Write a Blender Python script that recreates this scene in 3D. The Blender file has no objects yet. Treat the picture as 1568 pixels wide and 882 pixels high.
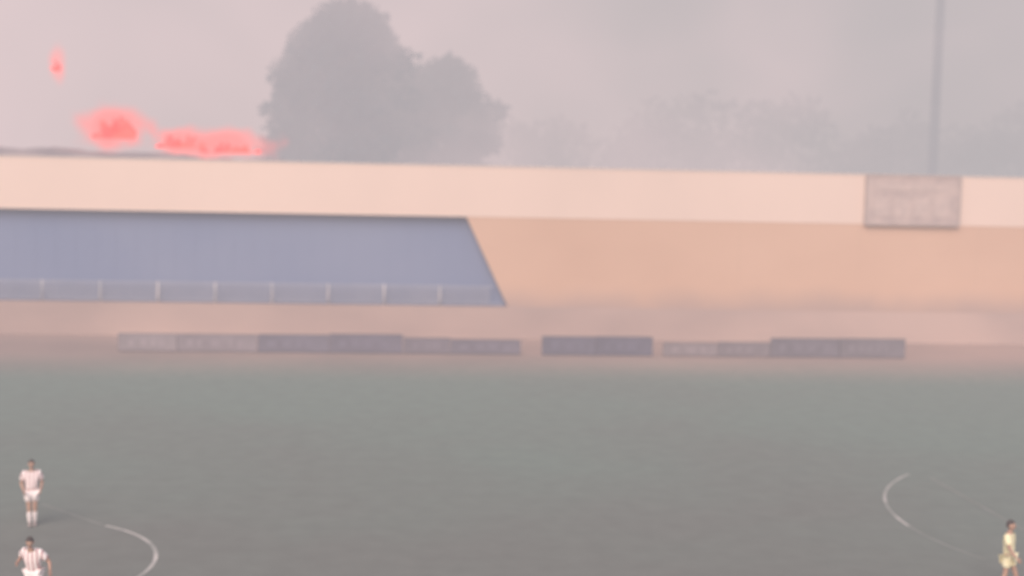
import bpy, bmesh, math, random
import numpy as np
from mathutils import Vector, Matrix
random.seed(7); rng=np.random.default_rng(7)
scn=bpy.context.scene
COL=bpy.context.collection
rad=math.radians

# ---------------------------------------------------------------- materials
def new_mat(name):
    m=bpy.data.materials.new(name); m.use_nodes=True
    nt=m.node_tree
    return m,nt,nt.nodes['Principled BSDF']
def N(nt,t,**k):
    n=nt.nodes.new(t)
    for a,b in k.items(): setattr(n,a,b)
    return n
def noise_mat(name,c1,c2,scale=1.0,rough=0.8,detail=6,bump=0.0,bscale=20,stretch=(1,1,1),lo=.35,hi=.65,foot_blend=None):
    m,nt,b=new_mat(name)
    tc=N(nt,'ShaderNodeTexCoord'); mp=N(nt,'ShaderNodeMapping')
    mp.inputs['Scale'].default_value=stretch
    nt.links.new(tc.outputs['Object'],mp.inputs['Vector'])
    no=N(nt,'ShaderNodeTexNoise'); no.inputs['Scale'].default_value=scale; no.inputs['Detail'].default_value=detail
    nt.links.new(mp.outputs[0],no.inputs['Vector'])
    cr=N(nt,'ShaderNodeValToRGB')
    cr.color_ramp.elements[0].position=lo; cr.color_ramp.elements[1].position=hi
    cr.color_ramp.elements[0].color=(*c1,1); cr.color_ramp.elements[1].color=(*c2,1)
    nt.links.new(no.outputs['Fac'],cr.inputs[0]); outc=cr.outputs[0]
    if foot_blend:   # mixes in a darker tone towards the foot of the wall, ragged top edge
        dc,z0,z1=foot_blend
        sp=N(nt,'ShaderNodeSeparateXYZ'); nt.links.new(tc.outputs['Object'],sp.inputs[0])
        n3=N(nt,'ShaderNodeTexNoise'); n3.inputs['Scale'].default_value=.35; n3.inputs['Detail'].default_value=5; nt.links.new(tc.outputs['Object'],n3.inputs['Vector'])
        ad=N(nt,'ShaderNodeMath',operation='MULTIPLY_ADD'); nt.links.new(n3.outputs['Fac'],ad.inputs[0]); ad.inputs[1].default_value=1.2; nt.links.new(sp.outputs[2],ad.inputs[2])
        mr=N(nt,'ShaderNodeMapRange',interpolation_type='SMOOTHSTEP'); mr.inputs[1].default_value=z0+.6; mr.inputs[2].default_value=z1+.6; mr.inputs[3].default_value=1; mr.inputs[4].default_value=0
        nt.links.new(ad.outputs[0],mr.inputs[0])
        mx=N(nt,'ShaderNodeMix',data_type='RGBA'); nt.links.new(mr.outputs[0],mx.inputs[0]); nt.links.new(outc,mx.inputs[6]); mx.inputs[7].default_value=(*dc,1); outc=mx.outputs[2]
    nt.links.new(outc,b.inputs['Base Color'])
    b.inputs['Roughness'].default_value=rough
    if bump>0:
        n2=N(nt,'ShaderNodeTexNoise'); n2.inputs['Scale'].default_value=bscale
        nt.links.new(tc.outputs['Object'],n2.inputs['Vector'])
        bp=N(nt,'ShaderNodeBump'); bp.inputs['Strength'].default_value=bump
        nt.links.new(n2.outputs['Fac'],bp.inputs['Height']); nt.links.new(bp.outputs[0],b.inputs['Normal'])
    return m

# ---------------------------------------------------------------- mesh helpers
def obj(name,me,parent=None,mat=None):
    o=bpy.data.objects.new(name,me); COL.objects.link(o)
    if parent: o.parent=parent
    if mat: me.materials.append(mat)
    return o
def empty(name,loc=(0,0,0),rz=0):
    o=bpy.data.objects.new(name,None); COL.objects.link(o); o.location=loc; o.rotation_euler=(0,0,rz); return o
def box(bm,x0,x1,y0,y1,z0,z1):
    vs=[bm.verts.new((x,y,z)) for x in (x0,x1) for y in (y0,y1) for z in (z0,z1)]
    for f in ((0,1,3,2),(4,6,7,5),(0,4,5,1),(2,3,7,6),(0,2,6,4),(1,5,7,3)):
        bm.faces.new([vs[i] for i in f])
def boxes(name,lst,parent=None,mat=None,bevel=0.0):
    bm=bmesh.new()
    for b in lst: box(bm,*b)
    bmesh.ops.recalc_face_normals(bm,faces=bm.faces)
    me=bpy.data.meshes.new(name); bm.to_mesh(me); bm.free()
    o=obj(name,me,parent,mat)
    if bevel:
        md=o.modifiers.new('Bevel','BEVEL'); md.width=bevel; md.segments=2
    return o
def prism_xz(name,pts,y0,y1,parent=None,mat=None):
    bm=bmesh.new()
    a=[bm.verts.new((x,y0,z)) for x,z in pts]; b=[bm.verts.new((x,y1,z)) for x,z in pts]
    n=len(pts); bm.faces.new(a); bm.faces.new(b[::-1])
    for i in range(n): bm.faces.new((a[i],b[i],b[(i+1)%n],a[(i+1)%n]))
    bmesh.ops.recalc_face_normals(bm,faces=bm.faces)
    me=bpy.data.meshes.new(name); bm.to_mesh(me); bm.free()
    return obj(name,me,parent,mat)
def tube(bm,p0,p1,r0,r1,seg=8):
    p0=Vector(p0);p1=Vector(p1); d=(p1-p0).normalized()
    u=d.orthogonal().normalized(); v=d.cross(u)
    A=[];B=[]
    for i in range(seg):
        a=2*math.pi*i/seg; w=u*math.cos(a)+v*math.sin(a)
        A.append(bm.verts.new(p0+w*r0)); B.append(bm.verts.new(p1+w*r1))
    for i in range(seg): bm.faces.new((A[i],A[(i+1)%seg],B[(i+1)%seg],B[i]))
    bm.faces.new(A[::-1]); bm.faces.new(B)
def tubes(name,lst,parent=None,mat=None):
    bm=bmesh.new()
    for t in lst: tube(bm,*t)
    bmesh.ops.recalc_face_normals(bm,faces=bm.faces)
    me=bpy.data.meshes.new(name); bm.to_mesh(me); bm.free()
    for p in me.polygons: p.use_smooth=True
    return obj(name,me,parent,mat)

# ---------------------------------------------------------------- ground
def ground_material():
    m,nt,b=new_mat('pitch_and_track')
    L=nt.links.new
    tc=N(nt,'ShaderNodeTexCoord'); sep=N(nt,'ShaderNodeSeparateXYZ'); L(tc.outputs['Object'],sep.inputs[0])
    n1=N(nt,'ShaderNodeTexNoise'); n1.inputs['Scale'].default_value=.06; n1.inputs['Detail'].default_value=4; L(tc.outputs['Object'],n1.inputs['Vector'])
    g=N(nt,'ShaderNodeValToRGB'); g.color_ramp.elements[0].position=.3; g.color_ramp.elements[1].position=.7
    g.color_ramp.elements[0].color=(.186,.194,.180,1); g.color_ramp.elements[1].color=(.190,.236,.210,1)
    # grass browner towards the near side of the pitch, greener at the far side
    gy=N(nt,'ShaderNodeMapRange'); gy.inputs[1].default_value=34; gy.inputs[2].default_value=60; gy.inputs[3].default_value=-.16; gy.inputs[4].default_value=.2
    L(sep.outputs[1],gy.inputs[0]); ga=N(nt,'ShaderNodeMath',operation='ADD'); L(n1.outputs['Fac'],ga.inputs[0]); L(gy.outputs[0],ga.inputs[1])
    L(ga.outputs[0],g.inputs[0])
    n2=N(nt,'ShaderNodeTexNoise'); n2.inputs['Scale'].default_value=1.3; n2.inputs['Detail'].default_value=8; L(tc.outputs['Object'],n2.inputs['Vector'])
    mx=N(nt,'ShaderNodeMix',data_type='RGBA',blend_type='MULTIPLY'); mx.inputs[0].default_value=.3
    r2=N(nt,'ShaderNodeMapRange'); r2.inputs[1].default_value=.3; r2.inputs[2].default_value=.7; r2.inputs[3].default_value=.78; r2.inputs[4].default_value=1.15
    L(n2.outputs['Fac'],r2.inputs[0]); L(g.outputs[0],mx.inputs[6]); L(r2.outputs[0],mx.inputs[7])
    c=N(nt,'ShaderNodeValToRGB'); c.color_ramp.elements[0].color=(.32,.235,.215,1); c.color_ramp.elements[1].color=(.46,.32,.28,1)
    c.color_ramp.elements[0].position=.35; c.color_ramp.elements[1].position=.65
    L(n1.outputs['Fac'],c.inputs[0])
    ad=N(nt,'ShaderNodeMath',operation='MULTIPLY_ADD'); L(n2.outputs['Fac'],ad.inputs[0]); ad.inputs[1].default_value=3.0; L(sep.outputs[1],ad.inputs[2])
    er=N(nt,'ShaderNodeMapRange',interpolation_type='SMOOTHSTEP'); er.inputs[1].default_value=66; er.inputs[2].default_value=78
    L(ad.outputs[0],er.inputs[0])
    m2=N(nt,'ShaderNodeMix',data_type='RGBA'); L(er.outputs[0],m2.inputs[0]); L(mx.outputs[2],m2.inputs[6]); L(c.outputs[0],m2.inputs[7])
    L(m2.outputs[2],b.inputs['Base Color']); b.inputs['Roughness'].default_value=.95; b.inputs['Specular IOR Level'].default_value=.1
    nb=N(nt,'ShaderNodeTexNoise'); nb.inputs['Scale'].default_value=14; L(tc.outputs['Object'],nb.inputs['Vector'])
    bp=N(nt,'ShaderNodeBump'); bp.inputs['Strength'].default_value=.3; bp.inputs['Distance'].default_value=.03
    L(nb.outputs['Fac'],bp.inputs['Height']); L(bp.outputs[0],b.inputs['Normal'])
    return m
me=bpy.data.meshes.new('ground'); S=2500
me.from_pydata([(-S,-S,0),(S,-S,0),(S,S,0),(-S,S,0)],[],[(0,1,2,3)])
ground=obj('ground',me,None,ground_material())

def line_mat(name,c0,c1):
    m,nt,b=new_mat(name); L=nt.links.new
    tc=N(nt,'ShaderNodeTexCoord'); n=N(nt,'ShaderNodeTexNoise'); n.inputs['Scale'].default_value=.8; n.inputs['Detail'].default_value=5
    L(tc.outputs['Object'],n.inputs['Vector'])
    cr=N(nt,'ShaderNodeValToRGB'); cr.color_ramp.elements[0].position=.38; cr.color_ramp.elements[1].position=.62
    cr.color_ramp.elements[0].color=(*c0,1); cr.color_ramp.elements[1].color=(*c1,1)
    L(n.outputs['Fac'],cr.inputs[0]); L(cr.outputs[0],b.inputs['Base Color']); b.inputs['Roughness'].default_value=.9
    return m
LM=line_mat('worn_chalk',(.30,.30,.28),(.60,.55,.52))
FAINT=line_mat('faint_chalk',(.195,.205,.185),(.26,.26,.245))
marks=empty('pitch_markings')
def strip(name,pts,w,mat,z=.004):
    vs=[];fs=[]
    for i,p in enumerate(pts):
        a=Vector(pts[max(i-1,0)]);b=Vector(pts[min(i+1,len(pts)-1)]); d=(b-a).normalized(); n=Vector((-d.y,d.x))*w/2
        vs+= [(p[0]+n.x,p[1]+n.y,z),(p[0]-n.x,p[1]-n.y,z)]
    for i in range(len(pts)-1): fs.append((2*i,2*i+1,2*i+3,2*i+2))
    me=bpy.data.meshes.new(name); me.from_pydata(vs,[],fs); return obj(name,me,marks,mat)
def arc(cx,cy,r,a0,a1,n=48): return [(cx+r*math.cos(rad(a0+(a1-a0)*i/n)),cy+r*math.sin(rad(a0+(a1-a0)*i/n))) for i in range(n+1)]
strip('left_penalty_arc',arc(-10.5,35.3,4.45,-38,56),.11,LM)
strip('left_area_line',[(-10.4,41.5),(-8.14,39.1)],.09,FAINT)
strip('right_penalty_arc',arc(24.85,39.2,9.45,136,182),.09,LM)
strip('right_penalty_arc_faint',arc(24.85,39.2,9.45,182.2,204),.09,FAINT,.004)
strip('right_area_line',[(18.6,45.2),(19.0,24)],.09,FAINT,.008)

# ---------------------------------------------------------------- stadium wall
wallcream=noise_mat('cream_parapet',(.72,.55,.48),(.82,.62,.54),.08,.85,5,.1,8,(1,1,.6),.3,.7)
walltan=noise_mat('tan_render',(.60,.37,.265),(.68,.435,.32),.08,.9,5,.1,6,(1,1,1.5),.3,.7,foot_blend=((.42,.295,.265),1.4,3.6))
plinthm=noise_mat('dusty_plinth',(.38,.275,.255),(.54,.385,.34),.05,.95,5,.1,6,(1,1,2),.38,.62)
bluem=noise_mat('blue_cladding',(.155,.20,.35),(.195,.235,.375),.12,.7,4,.0,6,(1,1,1),.3,.7)
capm=noise_mat('coping_concrete',(.60,.49,.45),(.68,.56,.51),.5)
backm=noise_mat('block_structure',(.40,.35,.33),(.5,.43,.4),.5)
stand=empty('stadium_stand')
X0,X1=-95,130
xt,xb=4.35,6.95; zt,zb=7.35,1.95
prism_xz('front_wall',[(xt,zt),(X1,zt),(X1,zb),(xb,zb)],82.0,82.62,stand,walltan)
boxes('plinth_wall',[(X0,X1,81.97,83.2,0,1.95)],stand,plinthm)
boxes('parapet_band',[(X0,X1,81.97,83.4,7.35,10.32)],stand,wallcream)
boxes('parapet_coping',[(X0,X1,81.94,83.46,10.32,10.42)],stand,capm)
ribs=[(X0,xb+1.5,82.64,82.9,1.95,7.35)]
x=X0+.4
while x<xb+.5:
    ribs.append((x,x+.08,82.628,82.64,1.96,7.34)); x+=1.15
boxes('blue_cladding_wall',ribs,stand,bluem)
boxes('back_structure',[(X0,X1,83.65,92,0,10.0)],stand,backm)
jm=noise_mat('panel_joint',(.55,.35,.25),(.62,.4,.29),1)  # slightly darker tan for the thin panel joints
boxes('wall_joints',[(x,x+.03,81.996,82.0,3.4,7.34) for x in np.arange(13.5,X1,7.5)],stand,jm)

# railing in front of the blue recess
railm=noise_mat('pale_steel_rail',(.38,.38,.42),(.66,.60,.60),.9)
meshm=noise_mat('rail_mesh_infill',(.33,.34,.42),(.40,.40,.47),.6)
rail=empty('railing')
R=[];I=[]
for px in np.arange(-90.4,6.0,3.33): R.append(((px,82.2,1.95),(px,82.2,3.22),.055,.05))
boxes('rail_top',[(X0,xb-.9,82.17,82.22,3.14,3.18),(X0,xb-.3,82.17,82.22,2.10,2.14)],rail,meshm)
tubes('rail_posts',R,rail,railm)
for px in np.arange(-60,5.9,.16): I.append((px,px+.05,82.185,82.205,2.14,3.14))
boxes('rail_bars',I,rail,meshm)

# scoreboard
sb=empty('scoreboard',(31.7,81.8,8.86))
sfm=noise_mat('scoreboard_frame',(.42,.33,.31),(.48,.38,.36),1)
spm=noise_mat('scoreboard_panel',(.43,.33,.32),(.56,.43,.40),.9)
sdm=noise_mat('scoreboard_lamps',(.50,.39,.37),(.58,.45,.42),2)
boxes('panel',[(-2.85,2.85,-.08,.1,-1.42,1.42)],sb,spm)
boxes('frame',[(-3.0,3.0,-.12,.1,1.42,1.55),(-3.0,3.0,-.12,.1,-1.55,-1.42),(-3.0,-2.85,-.12,.1,-1.42,1.42),(2.85,3.0,-.12,.1,-1.42,1.42)],sb,sfm)
boxes('cells',[(-2.4+i*1.25,-1.5+i*1.25,-.10,-.08,-1.0,.15) for i in range(4)]+[(-2.3,2.2,-.10,-.08,.6,.95)],sb,sdm)
boxes('brackets',[(-2,-1.85,.1,.13,-1.3,1.3),(1.85,2,.1,.13,-1.3,1.3)],sb,sfm)

# ---------------------------------------------------------------- advertising boards along the far touchline
postm=noise_mat('board_post',(.22,.19,.20),(.30,.25,.25),2)
def ad_board(x0,x1,h,c,y=75.0):
    e=empty('advertising_board',((x0+x1)/2,y,0)); w=(x1-x0)/2
    pm=noise_mat('board_face',tuple(v*.85 for v in c),tuple(v*1.15 for v in c),.7,.6)
    boxes('face',[(-w+.04,w-.04,-.03,.03,.10,h-.04)],e,pm)
    fm=noise_mat('board_frame',tuple(v*.8 for v in c),tuple(v*1.0 for v in c),2)
    fr=[(-w,w,-.05,.05,h-.04,h),(-w,w,-.05,.05,.06,.10),(-w,-w+.04,-.05,.05,.10,h-.04),(w-.04,w,-.05,.05,.10,h-.04)]
    boxes('frame',fr,e,fm)
    ft=[]
    n=max(2,int(2*w/2.2)+1)
    for i in range(n):
        px=-w+.1+(2*w-.2)*i/(n-1); ft+=[(px-.03,px+.03,.05,.10,0,h-.1),(px-.03,px+.03,.10,.55,0,.05)]
    boxes('feet',ft,e,postm)
    am=noise_mat('board_lettering',tuple(v*1.1 for v in c),tuple(v*1.22 for v in c),1.5)
    L=[];px=-w+.5
    while px<w-.9:
        ww=random.uniform(.25,.55); L.append((px,px+ww,-.034,-.03,.32*h,.32*h+random.uniform(.3,.42)*h)); px+=ww+random.uniform(.1,.5)
    boxes('lettering',L,e,am)
seg=[(-14.7,-11.6,1.0,(.27,.225,.25)),(-11.58,-7.3,1.0,(.235,.195,.225)),(-7.25,-3.4,1.02,(.15,.135,.185)),(-3.38,.6,1.08,(.14,.125,.175)),
     (.65,3.2,.92,(.17,.145,.185)),(3.23,7.1,.86,(.155,.135,.18)),(8.3,11.3,1.08,(.125,.115,.165)),(11.32,14.5,1.1,(.12,.11,.16)),
     (15.1,18.2,.80,(.24,.195,.215)),(18.23,21.2,.86,(.20,.165,.19)),(21.23,25.2,1.12,(.155,.135,.17)),(25.23,29.0,1.14,(.175,.15,.18))]
for s in seg: ad_board(*s)

# ---------------------------------------------------------------- floodlight mast
mastm=noise_mat('mast_steel',(.14,.12,.15),(.20,.17,.20),.6,.6)
mast=empty('floodlight_mast',(57.0,142,0))
M=[((0,0,0),(0,0,18),.60,.52),((0,0,18),(0,0,46),.52,.40)]
for z in (10,18,26,34): M.append(((0,0,z),(0,0,z+.2),.62,.62))
tubes('shaft',M,mast,mastm)
Lr=[((-.2,-.70,2),(-.2,-.70,45),.03,.03),((.2,-.70,2),(.2,-.70,45),.03,.03)]
for z in np.arange(2.3,45,.5): Lr.append(((-.2,-.70,z),(.2,-.70,z),.02,.02,4))
tubes('ladder',Lr,mast,mastm)
boxes('head_frame',[(-3.2,3.2,-.08,.08,44+i*1.2,44.12+i*1.2) for i in range(4)]+[(-3.3,-3.2,-.1,.1,44,47.8),(3.2,3.3,-.1,.1,44,47.8)],mast,mastm)
boxes('lamps',[(-3+i*1.2,-2.3+i*1.2,-.5,-.1,44.2+j*1.2,44.9+j*1.2) for i in range(5) for j in range(3)],mast,mastm,.03)

# ---------------------------------------------------------------- trees
leafm=noise_mat('foliage',(.04,.065,.075),(.08,.115,.12),.5,.8)
barkm=noise_mat('bark',(.05,.04,.035),(.11,.09,.075),2,.95)
def leaf_cloud(clumps,leaf,per):
    V=[]
    for (c,r) in clumps:
        n=int(per*r*r)
        d=rng.normal(size=(n,3)); d/=np.linalg.norm(d,axis=1)[:,None]
        rr=r*rng.uniform(.45,1.12,size=(n,1))
        p=np.array(c)+d*rr*np.array([1,1,.85])
        a=rng.normal(size=(n,3)); a/=np.linalg.norm(a,axis=1)[:,None]
        b=np.cross(a,rng.normal(size=(n,3))); b/=np.linalg.norm(b,axis=1)[:,None]
        s=leaf*rng.uniform(.6,1.3,size=(n,1))
        q=np.stack([p-a*s,p-b*s*.5,p+a*s,p+b*s*.5],1)
        V.append(q.reshape(-1,3))
    V=np.concatenate(V); n=len(V)//4
    me=bpy.data.meshes.new('crown')
    me.from_pydata(V.tolist(),[],np.arange(n*4).reshape(n,4).tolist())
    return me
def tree(loc,rx,ztop,zlow,per=60,leaf=.42,nc=75,power=2.6):
    e=empty('tree',loc)
    zc=(ztop+zlow)/2; hz=(ztop-zlow)/2
    cl=[]
    for i in range(nc):
        t=rng.uniform(-1,1); th=rng.uniform(0,2*math.pi)
        env=(1-abs(t)**power)**(.5)
        q=math.sqrt(rng.uniform(.05,1))
        r=rng.uniform(1.0,1.8)*rx/7
        cl.append(((math.cos(th)*q*max(env*rx-r*.6,.2),.6*math.sin(th)*q*max(env*rx-r*.6,.2),zc+t*(hz-r*.8)),r*1.25))
    obj('crown',leaf_cloud(cl,leaf,per),e,leafm)
    T=[((0,0,0),(.2,0,zlow*.9+4),.55,.42,10),((.2,0,zlow*.9+4),(0,.2,zc),.42,.25,8),((0,.2,zc),(.1,0,ztop-2),.25,.06,8)]
    for c,r in cl[::4]:
        z0=max(zlow*.8,c[2]-abs(c[0])*.6-abs(c[1])*.4-1.5,2.5)
        T.append(((.1,0,z0),(c[0],c[1],c[2]),.16,.04,6))
    tubes('trunk_and_limbs',T,e,barkm)
tree((-4.6,139,0),8.7,26.2,1.5,nc=230,per=46,power=2.6)
tree((5.3,142,0),6.0,21.6,1.5,nc=140,per=56,power=2.6)
cl=[]
for i in range(190):
    x=rng.uniform(4,85); hmax=16.5+2.0*math.sin(x*.17+.6)+1.0*math.sin(x*.43)
    if x<26: hmax-= (26-x)*.2
    z=rng.uniform(4,max(hmax,5)); cl.append(((x,rng.uniform(156,164),z),rng.uniform(1.8,3.4)))
me=leaf_cloud(cl,.7,12); me.name='distant_tree_line'; obj('distant_tree_line',me,None,leafm)

# ---------------------------------------------------------------- flames
def fire_mat(name,col,st,col2,st2):
    m=bpy.data.materials.new(name); m.use_nodes=True; nt=m.node_tree; L=nt.links.new
    nt.nodes.remove(nt.nodes['Principled BSDF']); out=nt.nodes['Material Output']
    tc=N(nt,'ShaderNodeTexCoord'); n=N(nt,'ShaderNodeTexNoise'); n.inputs['Scale'].default_value=.9; n.inputs['Detail'].default_value=3
    L(tc.outputs['Object'],n.inputs['Vector'])
    r=N(nt,'ShaderNodeValToRGB'); r.color_ramp.elements[0].position=.4; r.color_ramp.elements[1].position=.62
    r.color_ramp.elements[0].color=(*[c*st for c in col],1); r.color_ramp.elements[1].color=(*[c*st2 for c in col2],1)
    L(n.outputs['Fac'],r.inputs[0]); e=N(nt,'ShaderNodeEmission'); L(r.outputs[0],e.inputs[0]); L(e.outputs[0],out.inputs[0])
    return m
FM=fire_mat('flame',(1,.004,.004),2.6,(1,.06,.04),2.6)
def flame(w,h,n,seed):
    rs=random.Random(seed); bm=bmesh.new()
    for k in range(n):
        cx=rs.uniform(-w/2,w/2); edge=1-(abs(cx)/(w/2))**2*.75
        hh=h*edge*rs.uniform(.4,1.0); rr=rs.uniform(.3,.55)*min(1.0,h/1.9); lean=rs.uniform(-.5,.3)
        cy=rs.uniform(-.5,.5); ph=rs.uniform(0,6)
        rings=8; prev=None
        for i in range(rings+1):
            t=i/rings; r=rr*(math.sin(math.pi*min(t*.7+.25,1))**.8)*(1-t*.5)+.01
            px=cx+lean*t*t*hh*.5+.12*math.sin(ph+t*5); py=cy+.08*math.cos(ph+t*4)
            ring=[bm.verts.new((px+r*1.3*math.cos(2*math.pi*j/8),py+r*math.sin(2*math.pi*j/8),t*hh)) for j in range(8)]
            if prev:
                for j in range(8): bm.faces.new((prev[j],prev[(j+1)%8],ring[(j+1)%8],ring[j]))
            else: bm.faces.new(ring[::-1])
            prev=ring
        bm.faces.new(prev)
    me=bpy.data.meshes.new('flames'); bm.to_mesh(me); bm.free()
    for p in me.polygons: p.use_smooth=True
    return me
fire=empty('fire',(0,110,0))
def glow_vol(name,loc,dim,col,dens):
    o=boxes(name,[(-1,1,-1,1,-1,1)],fire); o.location=loc; o.scale=dim
    m=bpy.data.materials.new(name); m.use_nodes=True; nt=m.node_tree; L=nt.links.new
    nt.nodes.remove(nt.nodes['Principled BSDF']); out=nt.nodes['Material Output']
    tc=N(nt,'ShaderNodeTexCoord')
    n=N(nt,'ShaderNodeTexNoise'); n.inputs['Scale'].default_value=.6; n.inputs['Detail'].default_value=2
    geo=N(nt,'ShaderNodeNewGeometry'); L(geo.outputs['Position'],n.inputs['Vector'])
    le=N(nt,'ShaderNodeVectorMath',operation='LENGTH'); L(tc.outputs['Object'],le.inputs[0])
    a=N(nt,'ShaderNodeMath',operation='MULTIPLY_ADD'); L(n.outputs['Fac'],a.inputs[0]); a.inputs[1].default_value=.9; L(le.outputs['Value'],a.inputs[2])
    mr=N(nt,'ShaderNodeMapRange',interpolation_type='SMOOTHSTEP'); mr.inputs[1].default_value=1.40; mr.inputs[2].default_value=.7; mr.inputs[3].default_value=0; mr.inputs[4].default_value=dens
    L(a.outputs[0],mr.inputs[0])
    ab=N(nt,'ShaderNodeVolumeAbsorption'); ab.inputs[0].default_value=(0,0,0,1); L(mr.outputs[0],ab.inputs[1])
    em=N(nt,'ShaderNodeEmission'); em.inputs[0].default_value=(*[c for c in col],1); L(mr.outputs[0],em.inputs[1])
    ads=N(nt,'ShaderNodeAddShader'); L(ab.outputs[0],ads.inputs[0]); L(em.outputs[0],ads.inputs[1]); L(ads.outputs[0],out.inputs['Volume'])
    o.data.materials.append(m); return o
glow_vol('fire_glow_a',(-21.9,0,12.8),(4.0,1.4,2.3),(1.7,.22,.19),.9)
glow_vol('fire_glow_b',(-14.6,0,11.7),(7.0,1.4,1.7),(1.7,.25,.22),1.1)
glow_vol('fire_glow_c',(-26.1,0,17.6),(.95,.8,1.9),(1.6,.34,.31),.9)
for i,(x,z,w,h,n) in enumerate([(-21.7,11.9,3.0,1.9,13),(-21.2,12.3,1.2,2.4,4),(-16.6,11.3,3.4,1.3,13),(-13.0,11.0,4.6,.95,16),(-26.1,17.0,.4,1.0,3)]):
    o=obj('flame_tongues',flame(w,h,n,i+3),fire,FM); o.location=(x,0,z)
# burning scrub bank behind the stand that carries the fire
bankm=noise_mat('scorched_scrub',(.22,.18,.20),(.33,.26,.27),.4,.95)
bm=bmesh.new(); nx,ny=120,10; g=[]
for j in range(ny):
    row=[]
    for i in range(nx):
        x=-90+i*1.45; y=96+j*2.2
        t=min(1,j/5); h=(11.1-max(0,(x+26))*.035 if x<-8 else 10.6-min(8,(x+8)*.8))*t*t*(3-2*t)
        if j>7: h*=max(0,1-(j-7)/3)
        row.append(bm.verts.new((x,y,max(-.1,h+random.uniform(-.2,.2)*t-.15))))
    g.append(row)
for j in range(ny-1):
    for i in range(nx-1): bm.faces.new((g[j][i],g[j][i+1],g[j+1][i+1],g[j+1][i]))
me=bpy.data.meshes.new('hillside'); bm.to_mesh(me); bm.free(); obj('hillside',me,None,bankm)

# ---------------------------------------------------------------- haze and smoke (volumes with their own emission standing in for scattered light)
def haze_box(name,b,col,sig):
    o=boxes(name,[b]); m=bpy.data.materials.new(name); m.use_nodes=True; nt=m.node_tree; L=nt.links.new
    nt.nodes.remove(nt.nodes['Principled BSDF']); out=nt.nodes['Material Output']
    ab=N(nt,'ShaderNodeVolumeAbsorption'); ab.inputs[0].default_value=(0,0,0,1); ab.inputs[1].default_value=sig
    em=N(nt,'ShaderNodeEmission'); em.inputs[0].default_value=(*col,1); em.inputs[1].default_value=sig
    a=N(nt,'ShaderNodeAddShader'); L(ab.outputs[0],a.inputs[0]); L(em.outputs[0],a.inputs[1]); L(a.outputs[0],out.inputs['Volume'])
    o.data.materials.append(m); return o
haze_box('haze',(-170,170,-40,117.8,-2,45),(.61,.545,.56),.0043)
haze_box('smoke_veil',(-170,170,117.9,126.9,-2,60),(.50,.56,.68),.040)
o=boxes('smoke_bank',[(-150,150,127,185,-2,60)])
m=bpy.data.materials.new('smoke'); m.use_nodes=True; nt=m.node_tree; L=nt.links.new
nt.nodes.remove(nt.nodes['Principled BSDF']); out=nt.nodes['Material Output']
geo=N(nt,'ShaderNodeNewGeometry')
n=N(nt,'ShaderNodeTexNoise'); n.inputs['Scale'].default_value=.05; n.inputs['Detail'].default_value=2; n.inputs['Distortion'].default_value=.6; L(geo.outputs['Position'],n.inputs['Vector'])
sp=N(nt,'ShaderNodeSeparateXYZ'); L(geo.outputs['Position'],sp.inputs[0])
ad=N(nt,'ShaderNodeMath',operation='MULTIPLY_ADD'); L(sp.outputs[0],ad.inputs[0]); ad.inputs[1].default_value=.0035; L(n.outputs['Fac'],ad.inputs[2])
cr=N(nt,'ShaderNodeValToRGB'); cr.color_ramp.elements[0].position=.36; cr.color_ramp.elements[1].position=.80
cr.color_ramp.elements[0].color=(1.0,.68,.63,1); cr.color_ramp.elements[1].color=(.42,.36,.31,1)
L(ad.outputs[0],cr.inputs[0])
ab=N(nt,'ShaderNodeVolumeAbsorption'); ab.inputs[0].default_value=(0,0,0,1); ab.inputs[1].default_value=.055
em=N(nt,'ShaderNodeEmission'); L(cr.outputs[0],em.inputs[0]); em.inputs[1].default_value=.055  # lit-smoke tones put into the emission colour, darker to the right
a=N(nt,'ShaderNodeAddShader'); L(ab.outputs[0],a.inputs[0]); L(em.outputs[0],a.inputs[1]); L(a.outputs[0],out.inputs['Volume'])
o.data.materials.append(m)

# ---------------------------------------------------------------- people
def skin_mesh(name,verts,edges,radii,parent,mat,root=0,sub=2):
    me=bpy.data.meshes.new(name); me.from_pydata(verts,edges,[])
    o=obj(name,me,parent,mat)
    md=o.modifiers.new('Skin','SKIN')
    if not me.skin_vertices:
        o.modifiers.remove(md); bpy.context.view_layer.objects.active=o; bpy.ops.object.modifier_add(type='SKIN'); md=o.modifiers[-1]
    for i,r in enumerate(radii):
        me.skin_vertices[0].data[i].radius=r if isinstance(r,tuple) else (r,r)
        me.skin_vertices[0].data[i].use_root=(i==root)
    md.use_smooth_shade=True
    s=o.modifiers.new('Sub','SUBSURF'); s.levels=sub; s.render_levels=sub
    return o
skinm=noise_mat('skin_tone',(.42,.24,.18),(.50,.30,.22),4,.6)
hairm=noise_mat('dark_hair',(.03,.02,.02),(.07,.045,.04),20,.7)
shoem=noise_mat('boots',(.35,.28,.27),(.45,.36,.35),6,.5)
eyem=noise_mat('eye',(.02,.02,.02),(.05,.04,.04),30,.3)
lipm=noise_mat('lips',(.30,.10,.09),(.36,.13,.12),10)
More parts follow.
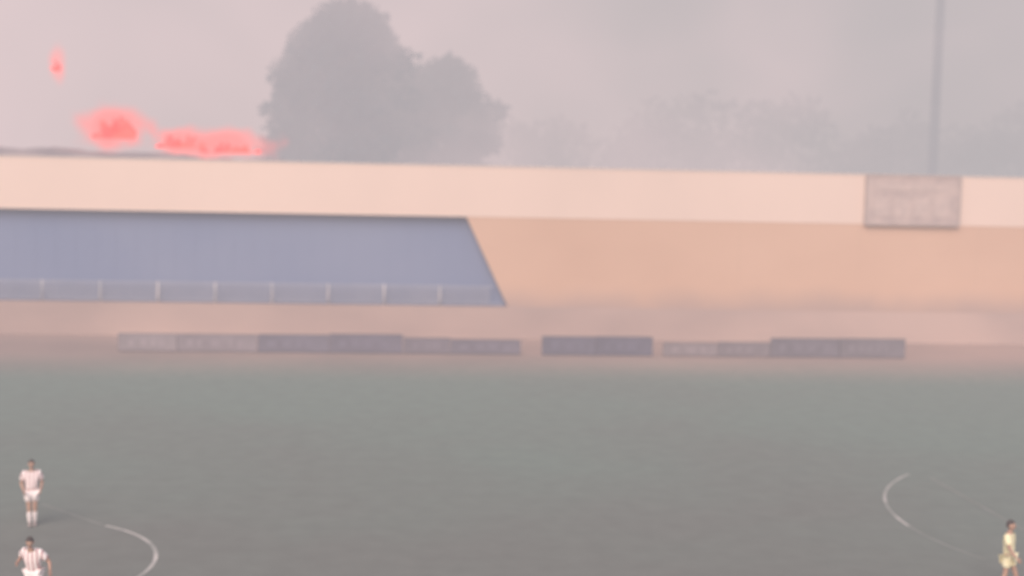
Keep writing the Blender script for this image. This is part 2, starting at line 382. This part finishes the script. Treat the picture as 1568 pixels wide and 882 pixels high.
def person(loc,rz,J,shirt,shorts,socks,sc=1.0):
    e=empty('football_player',loc,rz); e.scale=(sc,sc,sc)
    def mid(a,b,t=.5): return tuple(a[i]+(b[i]-a[i])*t for i in range(3))
    K=J
    names=['pelvis','spine','chest','neck','headb','shL','elL','wrL','shR','elR','wrR','hipL','knL','anL','hipR','knR','anR']
    idx={n:i for i,n in enumerate(names)}
    V=[K[n] for n in names]
    E=[('pelvis','spine'),('spine','chest'),('chest','neck'),('neck','headb'),('chest','shL'),('shL','elL'),('elL','wrL'),('chest','shR'),('shR','elR'),('elR','wrR'),('pelvis','hipL'),('hipL','knL'),('knL','anL'),('pelvis','hipR'),('hipR','knR'),('knR','anR')]
    Rr=[(.14,.11),(.125,.10),(.15,.11),.06,.055,.062,.045,.03,.062,.045,.03,.09,.06,.04,.09,.06,.04]
    skin_mesh('body',V,[(idx[a],idx[b]) for a,b in E],Rr,e,skinm)
    cl=['pelvis','spine','chest','neckb','shL','slL','shR','slR']
    P={'pelvis':(K['pelvis'][0],K['pelvis'][1],K['pelvis'][2]-.02),'spine':K['spine'],'chest':K['chest'],'neckb':mid(K['chest'],K['neck'],.75),'shL':K['shL'],'slL':mid(K['shL'],K['elL'],.75),'shR':K['shR'],'slR':mid(K['shR'],K['elR'],.75)}
    skin_mesh('shirt',[P[n] for n in cl],[(0,1),(1,2),(2,3),(2,4),(4,5),(2,6),(6,7)],[(.185,.15),(.17,.14),(.185,.15),(.075,.075),.092,.085,.092,.085],e,shirt)
    a=mid(K['hipL'],K['knL'],.62); b=mid(K['hipR'],K['knR'],.62)
    skin_mesh('shorts',[K['pelvis'],K['hipL'],a,K['hipR'],b],[(0,1),(1,2),(0,3),(3,4)],[(.17,.145),.12,.112,.12,.112],e,shorts)
    for s in 'LR':
        k=mid(K['kn'+s],K['an'+s],.18)
        skin_mesh('sock_'+s,[k,mid(k,K['an'+s],.4),K['an'+s]],[(0,1),(1,2)],[.062,.066,.048],e,socks)
        an=Vector(K['an'+s]); toe=an+Vector(J.get('toe'+s,(0,-.19,-.05)))
        heel=an+Vector((0,.05,-.05))
        skin_mesh('boot_'+s,[tuple(heel),tuple(an+Vector((0,0,-.03))),tuple(an.lerp(toe,.6)+Vector((0,0,-.012))),tuple(toe)],[(0,1),(1,2),(2,3)],[.04,.048,(.048,.035),(.035,.024)],e,shoem)
        w=Vector(K['wr'+s]); d=(w-Vector(K['el'+s])).normalized()
        side=Vector((0,-1,0)) if abs(d.y)<.8 else Vector((0,0,1)); side=(side-d*side.dot(d)).normalized(); nrm=d.cross(side)*(1 if s=='L' else -1)
        vs=[w,w+d*.045,w+d*.085]; rs=[(.026,.024),(.036,.02),(.038,.018)]; ed=[(0,1),(1,2)]
        for f,(off,ln) in enumerate([(.030,.068),(.010,.078),(-.010,.072),(-.029,.058)]):
            b0=w+d*.088+side*off; i0=len(vs)
            vs+=[b0,b0+d*ln*.5+nrm*.008,b0+d*ln*.85+nrm*.03]; rs+=[.0105,.0095,.008]; ed+=[(2,i0),(i0,i0+1),(i0+1,i0+2)]
        i0=len(vs); vs+=[w+d*.035+side*.035,w+d*.065+side*.058,w+d*.09+side*.062+nrm*.01]; rs+=[.012,.011,.009]; ed+=[(1,i0),(i0,i0+1),(i0+1,i0+2)]
        skin_mesh('hand_'+s,[tuple(v) for v in vs],ed,rs,e,skinm,0,1)
    hb=Vector(K['headb']); hc=hb+Vector((0,-.015,.115))
    bm=bmesh.new(); bmesh.ops.create_uvsphere(bm,u_segments=24,v_segments=18,radius=1)
    for v in bm.verts:
        x,y,z=v.co; jaw=1-.28*max(0,-z); v.co=Vector((x*.078*jaw,y*.098*(1-.1*max(0,-z)),z*.122))
        if y<0:
            v.co.y-= .022*math.exp(-((x/.16)**2+((z+.12)/.2)**2)); v.co.y-= .010*math.exp(-((x/.35)**2+((z+.75)/.2)**2)); v.co.y+= .008*math.exp(-(((abs(x)-.38)/.15)**2+((z-.05)/.12)**2))
    for sx in (-1,1):
        r=bmesh.ops.create_icosphere(bm,subdivisions=2,radius=1)
        for v in r['verts']: v.co=Vector((v.co.x*.012+sx*.079,v.co.y*.02+.01,v.co.z*.032-.005))
    me=bpy.data.meshes.new('head'); bm.to_mesh(me); bm.free()
    for p in me.polygons: p.use_smooth=True
    h=obj('head',me,e,skinm); h.location=hc; h.rotation_euler=J.get('hrot',(0,0,0))
    bm=bmesh.new(); bmesh.ops.create_uvsphere(bm,u_segments=24,v_segments=18,radius=1)
    dl=[v for v in bm.verts if (v.co.z<.25 and v.co.y<-.05) or v.co.z<-.45 or (v.co.y<-.75 and v.co.z<.45)]
    bmesh.ops.delete(bm,geom=dl,context='VERTS')
    for v in bm.verts:
        k=1+random.uniform(-.03,.05); v.co=Vector((v.co.x*.086*k,v.co.y*.107*k+.004,v.co.z*.132*k))
    me=bpy.data.meshes.new('hair'); bm.to_mesh(me); bm.free(); obj('hair',me,h,hairm)
    bm=bmesh.new()
    for sx in (-1,1):
        r=bmesh.ops.create_icosphere(bm,subdivisions=2,radius=.012)
        for v in r['verts']: v.co+=Vector((sx*.030,-.086,.006))
    me=bpy.data.meshes.new('eyes'); bm.to_mesh(me); bm.free(); obj('eyes',me,h,eyem)
    boxes('mouth',[(-.022,.022,-.097,-.088,-.066,-.056)],h,lipm,.003)
    return e
def stripe_mat(name,c1,c2,sc,th=.5):
    m,nt,b=new_mat(name); L=nt.links.new
    tc=N(nt,'ShaderNodeTexCoord'); w=N(nt,'ShaderNodeTexWave'); w.bands_direction='X'; w.inputs['Scale'].default_value=sc; w.inputs['Distortion'].default_value=.6
    L(tc.outputs['Object'],w.inputs['Vector']); cr=N(nt,'ShaderNodeValToRGB'); cr.color_ramp.elements[0].position=th; cr.color_ramp.elements[1].position=th+.08
    cr.color_ramp.elements[0].color=(*c1,1); cr.color_ramp.elements[1].color=(*c2,1); L(w.outputs['Fac'],cr.inputs[0]); L(cr.outputs[0],b.inputs['Base Color']); b.inputs['Roughness'].default_value=.8
    return m
white=noise_mat('white_kit',(.86,.74,.74),(.94,.84,.84),6)
redstripe=stripe_mat('white_red_shirt',(.94,.82,.82),(.50,.24,.26),3.2,.78)
yellow=noise_mat('yellow_kit',(.84,.74,.45),(.92,.84,.60),6)
Stand={'pelvis':(0,0,.96),'spine':(0,-.01,1.13),'chest':(0,0,1.33),'neck':(0,0,1.50),'headb':(0,-.01,1.56),
 'shL':(.19,0,1.43),'elL':(.27,.03,1.15),'wrL':(.22,-.14,.98),'shR':(-.19,0,1.43),'elR':(-.26,.04,1.15),'wrR':(-.2,-.14,.99),
 'hipL':(.09,0,.90),'knL':(.08,-.03,.50),'anL':(.07,.04,.09),'hipR':(-.09,0,.90),'knR':(-.07,-.05,.50),'anR':(-.06,-.04,.09)}
Run={'pelvis':(0,0,.93),'spine':(.01,-.04,1.09),'chest':(0,-.10,1.28),'neck':(0,-.16,1.43),'headb':(0,-.19,1.49),
 'shL':(.19,-.12,1.37),'elL':(.36,-.04,1.15),'wrL':(.46,-.24,1.02),'shR':(-.19,-.06,1.37),'elR':(-.34,.08,1.18),'wrR':(-.30,-.16,1.14),
 'hipL':(.10,0,.88),'knL':(.13,-.26,.56),'anL':(.15,-.10,.16),'hipR':(-.10,0,.88),'knR':(-.12,-.05,.48),'anR':(-.13,.20,.10),'hrot':(.25,0,.2)}
Walk=dict(Stand); Walk.update({'knL':(.11,-.16,.52),'anL':(.12,-.22,.09),'knR':(-.11,.02,.50),'anR':(-.12,.24,.12),'elL':(.30,.12,1.17),'wrL':(.34,.02,.95),'elR':(-.29,-.10,1.17),'wrR':(-.30,-.26,1.0)})
person((-10.05,39.0,0),rad(14),Stand,redstripe,white,white,1.06)
person((-8.05,31.4,0),rad(-10),Run,redstripe,white,white,1.06)
person((15.4,32.3,0),rad(50),Walk,yellow,yellow,yellow,1.06)

# ---------------------------------------------------------------- light, sky
el,az=38,200
w=bpy.data.worlds.new('World'); scn.world=w; w.use_nodes=True; nt=w.node_tree
sky=nt.nodes.new('ShaderNodeTexSky'); sky.sky_type='NISHITA'; sky.sun_disc=False; sky.sun_elevation=rad(el); sky.sun_rotation=rad(az); sky.dust_density=4
nt.links.new(sky.outputs[0],nt.nodes['Background'].inputs[0]); nt.nodes['Background'].inputs[1].default_value=.13
sun=bpy.data.lights.new('sun','SUN'); sun.energy=3.0; sun.angle=rad(50); sun.color=(1,.86,.78)
so=bpy.data.objects.new('sun',sun); COL.objects.link(so)
sd=Vector((math.sin(rad(az))*math.cos(rad(el)),math.cos(rad(az))*math.cos(rad(el)),math.sin(rad(el))))
so.rotation_euler=sd.to_track_quat('Z','Y').to_euler(); so.location=(0,0,60)

# ---------------------------------------------------------------- camera
cam=bpy.data.cameras.new('camera'); co=bpy.data.objects.new('camera',cam); COL.objects.link(co); scn.camera=co
cam.sensor_width=36; cam.lens=2100/1568*36; cam.clip_end=6000; cam.clip_start=.5
co.location=(0,0,10.4)
Mx=Matrix.Rotation(rad(-5),3,'Z')@Matrix.Rotation(rad(90-5.06),3,'X')@Matrix.Rotation(rad(1.24),3,'Z')
co.rotation_euler=Mx.to_euler()
cam.dof.use_dof=True; cam.dof.focus_distance=17; cam.dof.aperture_fstop=.5
scn.view_settings.view_transform='Standard'; scn.view_settings.look='None'; scn.view_settings.exposure=0
